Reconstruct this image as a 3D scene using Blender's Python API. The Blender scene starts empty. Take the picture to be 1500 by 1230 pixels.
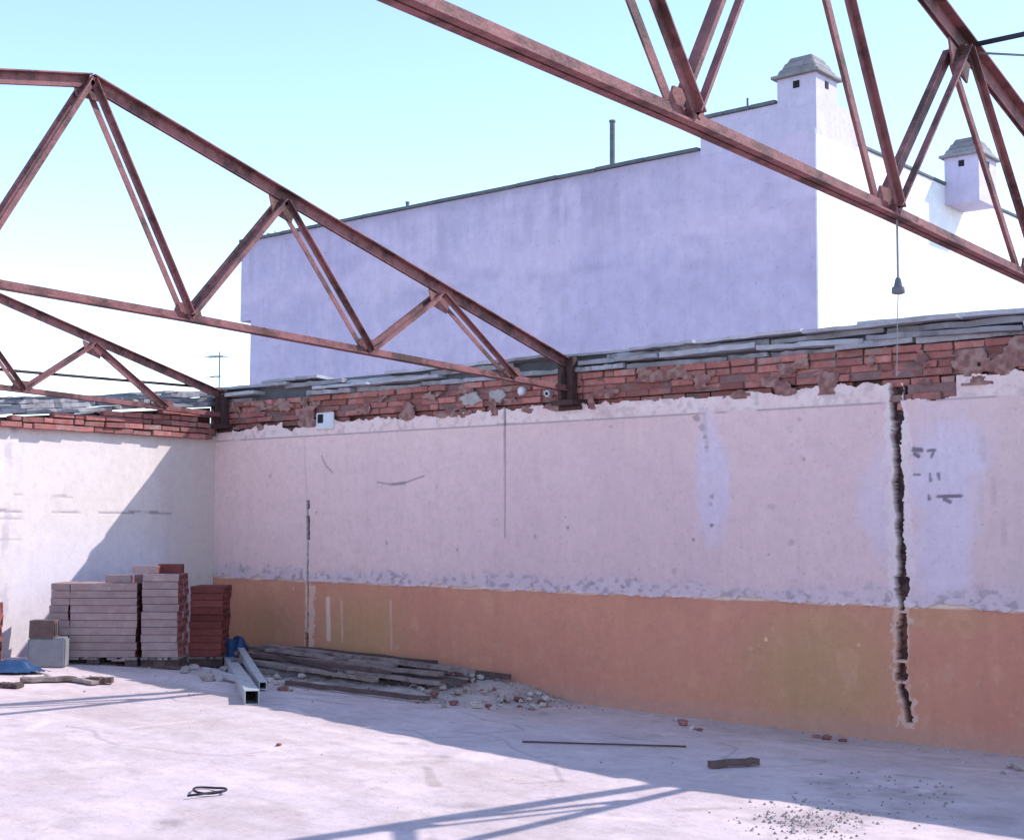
import bpy, bmesh, math, random
import numpy as np
from mathutils import Vector, Matrix
random.seed(7); rng = np.random.default_rng(7)
S = bpy.context.scene; COL = S.collection
R = math.radians

# ------------------------------------------------------------------ camera
F = 2053.4; CAM = np.array([13.441, -10.342, 1.65]); YAW, PIT, ROL = 0.70677, 0.07618, 0.00483
_f0 = np.array([-math.sin(YAW), math.cos(YAW), 0]); _r0 = np.array([math.cos(YAW), math.sin(YAW), 0]); _u0 = np.array([0, 0, 1.])
_w = _f0*math.cos(PIT)+_u0*math.sin(PIT); _u = _u0*math.cos(PIT)-_f0*math.sin(PIT)
CR = _r0*math.cos(ROL)+_u*math.sin(ROL); CU = _u*math.cos(ROL)-_r0*math.sin(ROL); CW = _w
cd = bpy.data.cameras.new('camera'); cam = bpy.data.objects.new('camera', cd); COL.objects.link(cam)
cd.sensor_width = 36; cd.lens = F/1500*36; cd.clip_end = 5000; cd.clip_start = .05
cam.matrix_world = Matrix(((CR[0], CU[0], -CW[0], CAM[0]), (CR[1], CU[1], -CW[1], CAM[1]), (CR[2], CU[2], -CW[2], CAM[2]), (0, 0, 0, 1)))
S.camera = cam
S.render.resolution_x, S.render.resolution_y = 1024, 839

def hit(x, y, ax, val):          # photo pixel -> point where its ray meets the plane axis = val
    d = CW+CR*(x-750)/F-CU*(y-615)/F
    return CAM+d*((val-CAM[ax])/d[ax])

# ------------------------------------------------------------------ sky, sun, exposure
SUN = Vector((.75, .827, 1.0)).normalized()
EL = math.asin(SUN.z)
world = bpy.data.worlds.new('World'); S.world = world; world.use_nodes = True
nt = world.node_tree; bg = nt.nodes['Background']
sky = nt.nodes.new('ShaderNodeTexSky'); sky.sky_type = 'NISHITA'; sky.sun_disc = False
sky.sun_elevation = EL; sky.sun_rotation = math.atan2(SUN.x, SUN.y)
sky.altitude = 0; sky.air_density = .85; sky.dust_density = .0; sky.ozone_density = .5
nt.links.new(sky.outputs[0], bg.inputs[0]); bg.inputs[1].default_value = .15
sd = bpy.data.lights.new('sun', 'SUN'); sd.energy = 2.0; sd.angle = R(.5); sd.color = (1, .975, .95)
sun = bpy.data.objects.new('sun', sd); COL.objects.link(sun); sun.rotation_euler = SUN.to_track_quat('Z', 'Y').to_euler()
sun.location = (20, 20, 30)
S.view_settings.view_transform = 'Standard'; S.view_settings.look = 'None'; S.view_settings.gamma = 1
S.view_settings.exposure = 1.4

# ------------------------------------------------------------------ helpers
def tag(o, label=None, cat=None, group=None, kind=None):
    if label: o['label'] = label
    if cat: o['category'] = cat
    if group: o['group'] = group
    if kind: o['kind'] = kind
    return o
def link(name, me, parent=None, loc=(0, 0, 0), rot=None):
    o = bpy.data.objects.new(name, me); COL.objects.link(o); o.location = loc
    if rot is not None: o.rotation_euler = rot
    if parent is not None: o.parent = parent
    return o
def empty(name, loc=(0, 0, 0), rz=0):
    o = bpy.data.objects.new(name, None); COL.objects.link(o); o.location = loc; o.rotation_euler = (0, 0, rz); o.empty_display_size = .1
    return o
def copy_tree(o, parent=None):
    c = o.copy(); COL.objects.link(c); c.parent = parent
    for ch in list(o.children): copy_tree(ch, c)
    return c
class MB:
    def __init__(s): s.v = []; s.f = []; s.m = []
    def add(s, vs, fs, mat=0):
        b = len(s.v); s.v += [tuple(map(float, v)) for v in vs]; s.f += [tuple(b+i for i in f) for f in fs]; s.m += [mat]*len(fs)
    def box(s, lo, hi, mat=0, M=None):
        x0, y0, z0 = lo; x1, y1, z1 = hi
        vs = [Vector(p) for p in ((x0,y0,z0),(x1,y0,z0),(x1,y1,z0),(x0,y1,z0),(x0,y0,z1),(x1,y0,z1),(x1,y1,z1),(x0,y1,z1))]
        if M is not None: vs = [M @ v for v in vs]
        s.add(vs, [(0,3,2,1),(4,5,6,7),(0,1,5,4),(1,2,6,5),(2,3,7,6),(3,0,4,7)], mat)
    def prism(s, prof, P, Q, side, up, mat=0):   # profile (u along side, v along up) swept P->Q
        P, Q, side, up = map(Vector, (P, Q, side, up)); n = len(prof)
        vs = [P+side*u+up*v for u, v in prof]+[Q+side*u+up*v for u, v in prof]
        fs = [(i, (i+1) % n, n+(i+1) % n, n+i) for i in range(n)]+[tuple(range(n))[::-1], tuple(range(n, 2*n))]
        s.add(vs, fs, mat)
    def tube(s, pts, r, n=8, mat=0):
        pts = [Vector(p) for p in pts]; rings = []; b = len(s.v)
        for i, p in enumerate(pts):
            t = (pts[min(i+1, len(pts)-1)]-pts[max(i-1, 0)]).normalized()
            a = t.orthogonal().normalized() if abs(t.z) > .95 else t.cross(Vector((0, 0, 1))).normalized()
            c = t.cross(a); rr = r[i] if isinstance(r, (list, tuple)) else r
            s.v += [tuple(p+(a*math.cos(k*2*math.pi/n)+c*math.sin(k*2*math.pi/n))*rr) for k in range(n)]
        for i in range(len(pts)-1):
            for k in range(n):
                s.f.append((b+i*n+k, b+i*n+(k+1) % n, b+(i+1)*n+(k+1) % n, b+(i+1)*n+k)); s.m.append(mat)
        s.f.append(tuple(b+k for k in range(n))[::-1]); s.m.append(mat)
        e = b+(len(pts)-1)*n; s.f.append(tuple(e+k for k in range(n))); s.m.append(mat)
    def mesh(s, name, mats, smooth=False, bevel=0, seg=1):
        me = bpy.data.meshes.new(name); me.from_pydata(s.v, [], s.f)
        for m in (mats if isinstance(mats, (list, tuple)) else [mats]): me.materials.append(m)
        me.polygons.foreach_set('material_index', s.m)
        bm = bmesh.new(); bm.from_mesh(me); bmesh.ops.recalc_face_normals(bm, faces=bm.faces)
        if bevel: bmesh.ops.bevel(bm, geom=bm.edges[:], offset=bevel, segments=seg, affect='EDGES', clamp_overlap=True)
        bm.to_mesh(me); bm.free()
        if smooth: me.polygons.foreach_set('use_smooth', [True]*len(me.polygons))
        return me
    def obj(s, name, mats, parent=None, **k): return link(name, s.mesh(name, mats, **k), parent)

def vnoise(x, y, seed=0):
    x = np.asarray(x, float); y = np.asarray(y, float)
    xi = np.floor(x).astype(np.int64); yi = np.floor(y).astype(np.int64); fx = x-xi; fy = y-yi
    def h(a, b):
        n = (a*374761393+b*668265263+seed*982451653) & 0xffffffff
        n = ((n ^ (n >> 13))*1274126177) & 0xffffffff
        return ((n ^ (n >> 16)) & 0xffff)/65535.
    fx = fx*fx*(3-2*fx); fy = fy*fy*(3-2*fy)
    a = h(xi, yi)*(1-fx)+h(xi+1, yi)*fx; b = h(xi, yi+1)*(1-fx)+h(xi+1, yi+1)*fx
    return a*(1-fy)+b*fy
def fbm(x, y, seed=0, o=4):
    r = 0; a = .5; t = 0
    for i in range(o):
        r = r+a*vnoise(x*2**i+17.3*i, y*2**i-9.1*i, seed+i); t += a; a *= .5
    return r/t
def sstep(a, b, x):
    t = np.clip((np.asarray(x, float)-a)/(b-a), 0, 1); return t*t*(3-2*t)
def lerp(c, d, m): return c*(1-m[..., None])+np.asarray(d)*m[..., None]

# ------------------------------------------------------------------ materials
AL = 1.05
def mat(name, col, rough=.8, var=.15, scale=6, bump=.15, bscale=40, col2=None, rnd=0, metal=0, attr=False, mix2=(.5, .62), spec=.3, speck=0, sscale=30, streak=0):
    col = tuple(v*AL for v in col); col2 = col2 and tuple(v*AL for v in col2)
    m = bpy.data.materials.new(name); m.use_nodes = True; n = m.node_tree.nodes; L = m.node_tree.links
    b = n['Principled BSDF']; b.inputs['Roughness'].default_value = rough; b.inputs['Metallic'].default_value = metal
    b.inputs['Specular IOR Level'].default_value = spec
    tc = n.new('ShaderNodeTexCoord'); vec = tc.outputs['Object']
    if rnd:
        oi = n.new('ShaderNodeObjectInfo'); ad = n.new('ShaderNodeVectorMath'); ad.operation = 'MULTIPLY_ADD'
        cb = n.new('ShaderNodeCombineXYZ'); 
        for i in range(3): L.new(oi.outputs['Random'], cb.inputs[i])
        ad.inputs[1].default_value = (37, 91, 53); L.new(cb.outputs[0], ad.inputs[0]); L.new(vec, ad.inputs[2]); vec = ad.outputs[0]
    no = n.new('ShaderNodeTexNoise'); no.inputs['Scale'].default_value = scale; no.inputs['Detail'].default_value = 6; no.inputs['Roughness'].default_value = .65
    L.new(vec, no.inputs['Vector'])
    if attr:
        at = n.new('ShaderNodeAttribute'); at.attribute_name = 'Col'; src = at.outputs['Color']
    else:
        rgb = n.new('ShaderNodeRGB'); rgb.outputs[0].default_value = (*col, 1); src = rgb.outputs[0]
    if col2:
        rp = n.new('ShaderNodeValToRGB'); rp.color_ramp.elements[0].position = mix2[0]; rp.color_ramp.elements[1].position = mix2[1]
        n2 = n.new('ShaderNodeTexNoise'); n2.inputs['Scale'].default_value = scale*.55; n2.inputs['Detail'].default_value = 8; n2.inputs['Roughness'].default_value = .7
        L.new(vec, n2.inputs['Vector']); L.new(n2.outputs['Fac'], rp.inputs[0])
        mx = n.new('ShaderNodeMix'); mx.data_type = 'RGBA'; L.new(rp.outputs[0], mx.inputs[0]); L.new(src, mx.inputs[6]); mx.inputs[7].default_value = (*col2, 1); src = mx.outputs[2]
    if speck:
        n3 = n.new('ShaderNodeTexNoise'); n3.inputs['Scale'].default_value = sscale; n3.inputs['Detail'].default_value = 4; n3.inputs['Roughness'].default_value = .6; L.new(vec, n3.inputs['Vector'])
        r3 = n.new('ShaderNodeMapRange'); r3.inputs[1].default_value = .60; r3.inputs[2].default_value = .68; r3.inputs[3].default_value = 0; r3.inputs[4].default_value = speck; L.new(n3.outputs['Fac'], r3.inputs[0])
        mx3 = n.new('ShaderNodeMix'); mx3.data_type = 'RGBA'; mx3.blend_type = 'MULTIPLY'; L.new(r3.outputs[0], mx3.inputs[0]); L.new(src, mx3.inputs[6]); mx3.inputs[7].default_value = (.45, .4, .4, 1); src = mx3.outputs[2]
        n5 = n.new('ShaderNodeTexNoise'); n5.inputs['Scale'].default_value = sscale*.37; n5.inputs['Detail'].default_value = 9; n5.inputs['Roughness'].default_value = .72; L.new(vec, n5.inputs['Vector'])
        r5 = n.new('ShaderNodeMapRange'); r5.inputs[1].default_value = .3; r5.inputs[2].default_value = .7; r5.inputs[3].default_value = 1-speck*.35; r5.inputs[4].default_value = 1+speck*.25; L.new(n5.outputs['Fac'], r5.inputs[0])
        mx5 = n.new('ShaderNodeMix'); mx5.data_type = 'RGBA'; mx5.blend_type = 'MULTIPLY'; mx5.inputs[0].default_value = 1; L.new(src, mx5.inputs[6]); L.new(r5.outputs[0], mx5.inputs[7]); src = mx5.outputs[2]
    if streak:
        mp = n.new('ShaderNodeMapping'); mp.inputs['Scale'].default_value = (3.2, 3.2, .22); L.new(vec, mp.inputs['Vector'])
        n4 = n.new('ShaderNodeTexNoise'); n4.inputs['Scale'].default_value = 1.6; n4.inputs['Detail'].default_value = 7; n4.inputs['Roughness'].default_value = .7; L.new(mp.outputs[0], n4.inputs['Vector'])
        r4 = n.new('ShaderNodeMapRange'); r4.inputs[1].default_value = .52; r4.inputs[2].default_value = .72; r4.inputs[3].default_value = 0; r4.inputs[4].default_value = streak; L.new(n4.outputs['Fac'], r4.inputs[0])
        mx4 = n.new('ShaderNodeMix'); mx4.data_type = 'RGBA'; mx4.blend_type = 'MULTIPLY'; L.new(r4.outputs[0], mx4.inputs[0]); L.new(src, mx4.inputs[6]); mx4.inputs[7].default_value = (.55, .52, .55, 1); src = mx4.outputs[2]
    hs = n.new('ShaderNodeHueSaturation'); L.new(src, hs.inputs['Color'])
    mr = n.new('ShaderNodeMapRange'); mr.inputs[1].default_value = .25; mr.inputs[2].default_value = .75; mr.inputs[3].default_value = 1-var; mr.inputs[4].default_value = 1+var
    L.new(no.outputs['Fac'], mr.inputs[0]); val = mr.outputs[0]
    if rnd:
        m2 = n.new('ShaderNodeMapRange'); m2.inputs[3].default_value = 1-rnd; m2.inputs[4].default_value = 1+rnd; L.new(oi.outputs['Random'], m2.inputs[0])
        mu = n.new('ShaderNodeMath'); mu.operation = 'MULTIPLY'; L.new(val, mu.inputs[0]); L.new(m2.outputs[0], mu.inputs[1]); val = mu.outputs[0]
    L.new(val, hs.inputs['Value']); L.new(hs.outputs[0], b.inputs['Base Color'])
    if bump:
        nb = n.new('ShaderNodeTexNoise'); nb.inputs['Scale'].default_value = bscale; nb.inputs['Detail'].default_value = 5; L.new(vec, nb.inputs['Vector'])
        bp = n.new('ShaderNodeBump'); bp.inputs['Strength'].default_value = bump; bp.inputs['Distance'].default_value = .02; L.new(nb.outputs['Fac'], bp.inputs['Height']); L.new(bp.outputs[0], b.inputs['Normal'])
    return m
M = dict(
 steel=mat('red_oxide_steel', (.215, .08, .08), .65, .28, 7, .2, 60, (.075, .03, .026), spec=.35, mix2=(.47, .6), speck=.5, sscale=30),
 steel_dark=mat('rusted_steel', (.06, .03, .028), .75, .25, 14, .2, 60),
 plaster=mat('painted_plaster', (1, 1, 1), .9, .05, 5, .12, 55, attr=True, spec=.15, speck=.22, sscale=34, streak=.12),
 brick=mat('old_red_brick', (.33, .125, .11), .9, .3, 12, .4, 60, (.27, .19, .17), rnd=.36, spec=.15, mix2=(.5, .64)),
 mortar=mat('old_mortar', (.21, .125, .12), .95, .3, 8, .5, 50, spec=.1),
 slab=mat('weathered_grey_slab', (.30, .285, .31), .85, .3, 5, .35, 30, (.09, .082, .095), rnd=.22, mix2=(.55, .72)),
 slab_light=mat('pale_cement_sheet', (.40, .385, .42), .8, .25, 4, .25, 30, (.19, .18, .195), rnd=.15, mix2=(.55, .72)),
 floor=mat('dusty_concrete', (1, 1, 1), .9, .07, 3.5, .2, 30, attr=True, spec=.2, speck=.35, sscale=26),
 ground=mat('dry_ground', (.3, .27, .24), .95, .25, .4, .3, 4),
 bwall=mat('building_render', (1, 1, 1), .9, .05, 2.5, .2, 12, attr=True, spec=.15, speck=.3, sscale=9, streak=.14),
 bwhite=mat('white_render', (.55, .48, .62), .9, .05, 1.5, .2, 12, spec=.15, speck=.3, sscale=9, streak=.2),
 bfront=mat('sunlit_front_render', (.76, .74, .77), .9, .05, 1.5, .2, 12, spec=.15, speck=.25, sscale=9, streak=.12),  # whiter than the other walls: sunlight on the front put into the colour
 coping=mat('dark_coping', (.12, .125, .14), .85, .3, 6, .3, 30),
 hood=mat('grey_cement_tile', (.24, .215, .225), .85, .3, 5, .3, 30, rnd=.15),
 black=mat('black_void', (.012, .012, .014), .8, .1, 8, 0),
 cable=mat('black_cable', (.02, .022, .03), .6, .1, 8, 0),
 wire=mat('grey_wire', (.2, .2, .2), .5, .1, 8, 0),
 galv=mat('galvanised_tube', (.46, .49, .51), .45, .15, 12, .08, 40, (.3, .3, .3), metal=.3, mix2=(.55, .7)),
 clay=mat('dusty_clay_board', (.31, .215, .205), .9, .13, 9, .25, 60, (.36, .27, .26), rnd=.12, spec=.15),
 clay_red=mat('raw_red_clay', (.27, .085, .075), .9, .2, 12, .3, 60, rnd=.15, spec=.15),
 clay_dark=mat('dark_red_clay', (.21, .058, .05), .85, .2, 12, .3, 60, rnd=.2, spec=.15),
 wood=mat('grey_old_wood', (.25, .20, .185), .9, .3, 7, .3, 50, (.13, .09, .085), rnd=.35, spec=.15),
 wood_dark=mat('dark_old_wood', (.10, .065, .06), .9, .3, 9, .3, 50, rnd=.25),
 cement=mat('cement_block', (.22, .215, .23), .9, .2, 8, .4, 50, spec=.15),
 blue=mat('blue_tarpaulin', (.022, .055, .13), .5, .25, 10, .15, 30),
 gravel=mat('dark_gravel', (.25, .215, .21), .95, .35, 20, .4, 40, spec=.1),
 rubble=mat('plaster_rubble', (.5, .42, .38), .95, .2, 10, .4, 40, (.3, .24, .22), rnd=.25, spec=.1),
 white_plate=mat('old_white_plastic', (.6, .6, .62), .6, .08, 8, .05, 30),
 porcelain=mat('porcelain', (.55, .52, .54), .35, .1, 8, 0),
 filler=mat('pale_mortar_lump', (.36, .32, .31), .95, .25, 14, .5, 40),
)

# ------------------------------------------------------------------ floor and ground
def fz(x, y):
    lin = .285*np.clip(1-np.asarray(x, float)/8.3, 0, 1.1)
    return lin*(.3+.7*sstep(0, 2.3, -np.asarray(y, float)))
def fhit(px, py, dz=0):
    z = 0.
    for _ in range(30):
        P = hit(px, py, 2, z+dz); z = .5*z+.5*float(fz(P[0], P[1]))
    P[2] = float(fz(P[0], P[1])); return P

def grid_obj(name, U, V, pos, colr, material, keep=None, parent=None, smooth=False):
    nu, nv = U.shape
    verts = np.stack(pos, -1).reshape(-1, 3)
    idx = np.arange(nu*nv).reshape(nu, nv)
    q = np.stack([idx[:-1, :-1], idx[1:, :-1], idx[1:, 1:], idx[:-1, 1:]], -1).reshape(-1, 4)
    if keep is not None:
        k = keep[:-1, :-1] & keep[1:, :-1] & keep[1:, 1:] & keep[:-1, 1:]; q = q[k.reshape(-1)]
    me = bpy.data.meshes.new(name); me.vertices.add(len(verts)); me.vertices.foreach_set('co', verts.astype(np.float32).reshape(-1))
    me.loops.add(q.size); me.loops.foreach_set('vertex_index', q.reshape(-1).astype(np.int32))
    me.polygons.add(len(q)); me.polygons.foreach_set('loop_start', np.arange(0, q.size, 4, dtype=np.int32))
    me.update(calc_edges=True); me.validate()
    if len(me.vertices) == len(verts):
        ca = me.color_attributes.new('Col', 'FLOAT_COLOR', 'POINT')
        c4 = np.concatenate([colr.reshape(-1, 3)*AL if True else colr.reshape(-1, 3), np.ones((len(verts), 1))], 1).astype(np.float32); ca.data.foreach_set('color', c4.reshape(-1))
    me.materials.append(material)
    if smooth: me.polygons.foreach_set('use_smooth', [True]*len(me.polygons))
    return link(name, me, parent)

SPAN = 10.44
xs = np.linspace(-.02, 15.6, 625); ys = np.linspace(.02, -SPAN-.2, 427)
U, V = np.meshgrid(xs, ys, indexing='ij')
n1 = fbm(U*.6, V*.6, 3); n2 = fbm(U*3, V*3, 5); n3 = fbm(U*9, V*9, 8)
c = np.empty(U.shape+(3,)); c[:] = (.29, .268, .305)
c = lerp(c, (.34, .315, .355), sstep(.45, .7, n1)*.6)
c = lerp(c, (.235, .215, .245), sstep(.52, .72, n2)*.35)
c = lerp(c, (.19, .165, .17), sstep(.62, .78, n3)*.35)
n4 = fbm(U*1.4+9, V*4, 15)
c = lerp(c, (.225, .20, .21), sstep(.5, .7, n4)*.35)
dirt = sstep(2.4, 0, -V+1.4*(n2-.5)); c = lerp(c, (.31, .27, .26), dirt*.4)
c = lerp(c, (.15, .125, .12), sstep(.5, .7, n3)*sstep(1.2, 0, -V)*.25)
c = lerp(c, (.36, .335, .35), sstep(.55, .7, fbm(U*2.2, V*5, 16))*.35)
def polyd(pts):
    best = np.full(U.shape, 9.)
    for (a0, b0), (a1, b1) in zip(pts[:-1], pts[1:]):
        ex, ey = a1-a0, b1-b0; t = np.clip(((U-a0)*ex+(V-b0)*ey)/(ex*ex+ey*ey), 0, 1); best = np.minimum(best, np.hypot(U-a0-t*ex, V-b0-t*ey))
    return best
rc = np.random.default_rng(11)
for (x0, y0, an, n_) in ((3.2, -2.9, -.5, 9), (7.6, -3.4, 2.6, 8), (5.2, -1.4, -.2, 8), (8.6, -1.2, -1.2, 6), (4.0, -4.4, .3, 7)):
    pts = [(x0, y0)]
    for _ in range(n_): an += rc.normal(0, .8); pts.append((pts[-1][0]+.3*math.cos(an), pts[-1][1]+.3*math.sin(an)))
    c = lerp(c, (.12, .10, .105), sstep(.022, .01, polyd(pts)+.02*(n3-.5))*.35)
for k in range(26):
    x0, y0 = rc.uniform(2, 10), -rc.uniform(.2, 5.5); an = rc.uniform(0, 3.1); L = rc.uniform(.1, .6)
    c = lerp(c, ((.19, .17, .175), (.37, .34, .35))[k % 2], sstep(.05, .025, polyd([(x0, y0), (x0+L*math.cos(an), y0+L*math.sin(an))])+.05*(n3-.5))*.6)
c = lerp(c, (.2, .175, .18), sstep(.63, .66, fbm(U*1.1+4, V*1.1, 19, 6))*.2)
def blot(px, py, r, a, col=(.10, .085, .095), st=1.):
    global c
    P = fhit(px, py); d = np.hypot((U-P[0]), (V-P[1])*st)/r
    c = lerp(c, col, np.clip(1-d+(n3-.5)*1.6, 0, 1)*a)
for px, py, r, a in ((1180, 1205, .35, .5), (1215, 1145, .3, .4), (1330, 1165, .35, .35), (1260, 1190, .3, .3), (650, 1108, .14, .4), (590, 1088, .1, .4), (255, 1203, .14, .5), (690, 1180, .12, .35), (745, 1195, .1, .3), (1440, 1200, .3, .3), (1050, 1075, .2, .3), (830, 1180, .2, .2)):
    blot(px, py, r, a)
flo = grid_obj('floor', U, V, (U, V, fz(U, V)+.006*(n1-.5)+.003*(n2-.5)), c*np.array((1.93, 1.64, 1.45)), M['floor'], smooth=True); tag(flo, kind='structure')
b = MB(); b.add([(-900, -900, -.25), (900, -900, -.25), (900, 900, -.25), (-900, 900, -.25)], [(0, 1, 2, 3)])
tag(b.obj('ground', M['ground']), kind='structure')

# ------------------------------------------------------------------ bricks
def brick_mesh(L, W, Hh, seed, mats, j=.006):
    r = random.Random(seed); m = MB(); m.box((0, 0, 0), (L, W, Hh))
    m.v = [(x+r.uniform(-j, j), y+r.uniform(-j, j), z+r.uniform(-j, j)*.6) for x, y, z in m.v]
    return m.mesh('brick', mats, bevel=.005)
BR = [brick_mesh(.235, .11, .054, i, M['brick']) for i in range(5)]
BH = [brick_mesh(.11, .11, .054, 10+i, M['brick']) for i in range(3)]

# ------------------------------------------------------------------ the long side wall
WALL_X1 = 14.6
lw = empty('long_wall', (0, 0, 0)); tag(lw, 'long plastered wall with ochre dado and exposed brick courses under a broken coping', 'wall')
b = MB(); b.box((-.28, .125, -.24), (WALL_X1, .36, 3.085)); b.box((-.1, .03, 2.84), (WALL_X1, .125, 3.085)); b.box((8.68, .026, 2.6), (9.15, .125, 2.78)); b.obj('masonry_core', M['mortar'], lw)

def chase(X, Z):      # returns cut masks and pale filler halos
    z = Z; e1 = fbm(X*22, z*16, 21)-.5; e2 = fbm(X*60, z*50, 22)-.5
    xc = 8.60+.05*(fbm(z*2.2, X*0+3.3, 23)-.5)+np.where(z < .55, .05*sstep(.55, .2, z), 0)
    w = .034+.022*(fbm(z*5, X*0+1.7, 24)-.5)*2
    gap = ((z > .61) & (z < .635)) | ((z > .445) & (z < .47)) | ((z > .99) & (z < 1.02))
    w = np.where(gap, w-.035, w); w = np.where(z < .43, w*.75, w)
    w = np.where((z > 2.5) & (z < 2.76), np.maximum(w, .05), w); w = np.where((z > 1.13) & (z < 1.28), w+.025, w)
    w = np.where((z < .16) | (z > 2.8), -.2, w)
    d = np.abs(X-xc); cut = d+.05*e1+.03*e2 < w
    halo = sstep(np.where(z < 1.04, .075, .105), np.where(z < 1.04, .06, .085), d+.14*e1+.06*e2)*(z > .12)
    xc2 = 1.66+.03*(fbm(z*5, X*0+5, 31)-.5)
    w2 = np.select([(z > 1.50) & (z < 1.76), (z > 1.84) & (z < 1.93), (z > .3) & (z < .48), (z > 1.0) & (z < 1.9), (z > .2) & (z < 1.9)], [.030, .028, .028, .013, .012], -.1)
    d2 = np.abs(X-xc2); cut2 = d2+.02*e1+.014*e2 < w2
    halo2 = sstep(.075, .06, np.abs(X-xc2-.045)+.1*e1+.05*e2)*(z < 1.0)*(z > .2)*.8+sstep(.06, .045, d2+.1*e1)*(z >= 1.0)*(z < 2)*.5
    return cut, halo, cut2, halo2
def gauss(X, Z, x, z, rx, rz, nz): return np.clip(1.25-np.hypot((X-x)/rx, (Z-z)/rz)+nz*1.1, 0, 1)
def segd(X, Z, pts):
    best = np.full(X.shape, 9.)
    for (a, b_), (c_, d_) in zip(pts[:-1], pts[1:]):
        ex, ez = c_-a, d_-b_; t = np.clip(((X-a)*ex+(Z-b_)*ez)/(ex*ex+ez*ez), 0, 1)
        best = np.minimum(best, np.hypot(X-a-t*ex, Z-b_-t*ez))
    return best
def wp(px, py): P = hit(px, py, 1, 0.); return P[0], P[2]

def wall_grid(z0, z1, dx, dz):
    xv = np.arange(0., WALL_X1+dx*.5, dx); xv = xv[~(((xv > 8.40) & (xv < 8.82)) | ((xv > 1.57) & (xv < 1.76)))]
    xv = np.sort(np.concatenate([xv, np.arange(8.405, 8.82, .006), np.arange(1.575, 1.76, .006)]))
    return np.meshgrid(xv, np.linspace(z0, z1, int(round((z1-z0)/dz))+1), indexing='ij')
# upper plaster
X, Z = wall_grid(1.02, 2.92, .015, .0085)
na = fbm(X*.8, Z*.8, 40); nb = fbm(X*4, Z*4, 41); nc = fbm(X*18, Z*18, 42, 5); ns = fbm(X*10, Z*1.2, 43)
cut, halo, cut2, halo2 = chase(X, Z)
K = .70
CREAM = (.58, .47, .49)
c = np.empty(X.shape+(3,)); c[:] = CREAM
c = lerp(c, (.54, .435, .46), sstep(.45, .7, na)*.6)
c = lerp(c, (.50, .44, .42), sstep(1.1, .0, X+.5*(nb-.5))*.55)            # greyer near the corner: corner shading and stain in one tint
c = lerp(c, (.64, .53, .50), sstep(.55, .75, ns)*.25)
c = lerp(c, (.66, .55, .55), sstep(5.5, 1.5, X+1.5*(na-.5))*.75)
c = lerp(c, (.46, .41, .43), sstep(.62, .75, nc)*.25)
c = lerp(c, (.50, .44, .45), sstep(9.0, 9.6, X)*.5)
zl = 2.645+.012*(fbm(X*1.3, X*0, 44)-.5)
c = lerp(c, (.61, .57, .58), sstep(zl, zl+.02, Z)*(.3+.5*sstep(.4, .6, nb)))
c = lerp(c, (.40, .36, .37), sstep(zl, zl+.02, Z)*sstep(.55, .65, nc)*.5)              # whiter strip under the bricks
c = lerp(c, (.30, .27, .28), (np.abs(Z-zl) < .009)*sstep(.4, .5, fbm(X*2.2, X*0+4, 45)+.08)*.8)
for (x0, z0), rx, rz, a in ((wp(1045, 710), .16, .44, .7), (wp(1290, 740), .17, .40, .5), (wp(1390, 640), .34, .35, .6), (wp(1385, 760), .30, .75, .75), (wp(1040, 640), .12, .25, .5)):
    c = lerp(c, (.53, .52, .64), np.clip(1.5*gauss(X, Z, x0, z0, rx, rz, (nb-.5)), 0, 1)*a)
band = sstep(1.24, 1.08, Z+.16*(nb-.5)+.14*(fbm(X*1.1, X*0+7, 58)-.5)); c = lerp(c, (.50, .46, .52), band*.7)
c = lerp(c, (.29, .26, .30), band*sstep(.54, .68, fbm(X*16, Z*22, 47))*.75)
c = lerp(c, (.62, .58, .58), sstep(1.075, 1.055, Z)*.7*sstep(.3, .6, nb))
dep = np.zeros(X.shape)+.004*(na-.5)+.002*(nb-.5)
def mark(px, py, r, a=.9, col=(.14, .12, .13), st=1., deep=.006):
    global c, dep
    r = r*.6; a = a*.8; x0, z0 = wp(px, py); m = sstep(.3, .75, 1.6-np.hypot((X-x0)/r*st, (Z-z0)/r)*1.1+(nc-.5)*2.6)*a
    c = lerp(c, col, m); dep = dep+m*deep
for px, py, r, a in ((829, 757, .04, .9), (833, 773, .035, 1), (1044, 727, .03, .6), (1042, 739, .03, .5), (1043, 769, .025, .9), (1016, 790, .028, .7), (1126, 812, .028, .8), (1178, 673, .03, .6), (1160, 652, .03, .3), (1172, 614, .03, .45), (936, 833, .03, .7), (932, 848, .03, .5), (988, 836, .04, .35), (785, 786, .035, .45), (671, 805, .03, .55), (567, 796, .025, .6), (396, 698, .04, .4), (1160, 796, .05, .35), (1130, 742, .04, .25), (640, 712, .04, .25), (895, 625, .03, .5), (649, 720, .03, .2), (1033, 640, .03, .7), (1035, 655, .03, .6), (1030, 625, .05, .5), (1022, 612, .05, .6), (1105, 700, .03, .2), (463, 750, .03, .6)):
    mark(px, py, r, a)
rs = np.random.default_rng(3)
for i in range(70):
    P = wp(rs.uniform(330, 1480), rs.uniform(620, 850)); mark(*(rs.uniform(330, 1480), rs.uniform(630, 850)), rs.uniform(.008, .02), rs.uniform(.15, .5))
for i in range(90):
    t = rs.uniform(0, 1); mark(330+t*1150, 826+t*62+rs.uniform(0, 12)-3, rs.uniform(.012, .035), rs.uniform(.2, .55), (.25, .23, .27))
def scratch(pts, w, a, col=(.2, .18, .2), deep=.004):
    global c, dep
    d = segd(X, Z, [wp(*p) for p in pts]); m = sstep(w, w*.4, d+.006*(nc-.5))*a; c = lerp(c, col, m); dep = dep+m*deep
scratch([(472, 668), (478, 682), (488, 692)], .016, .6); scratch([(553, 706), (575, 710), (596, 706), (622, 697)], .014, .6); scratch([(575, 709), (594, 708)], .02, .6)
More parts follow.
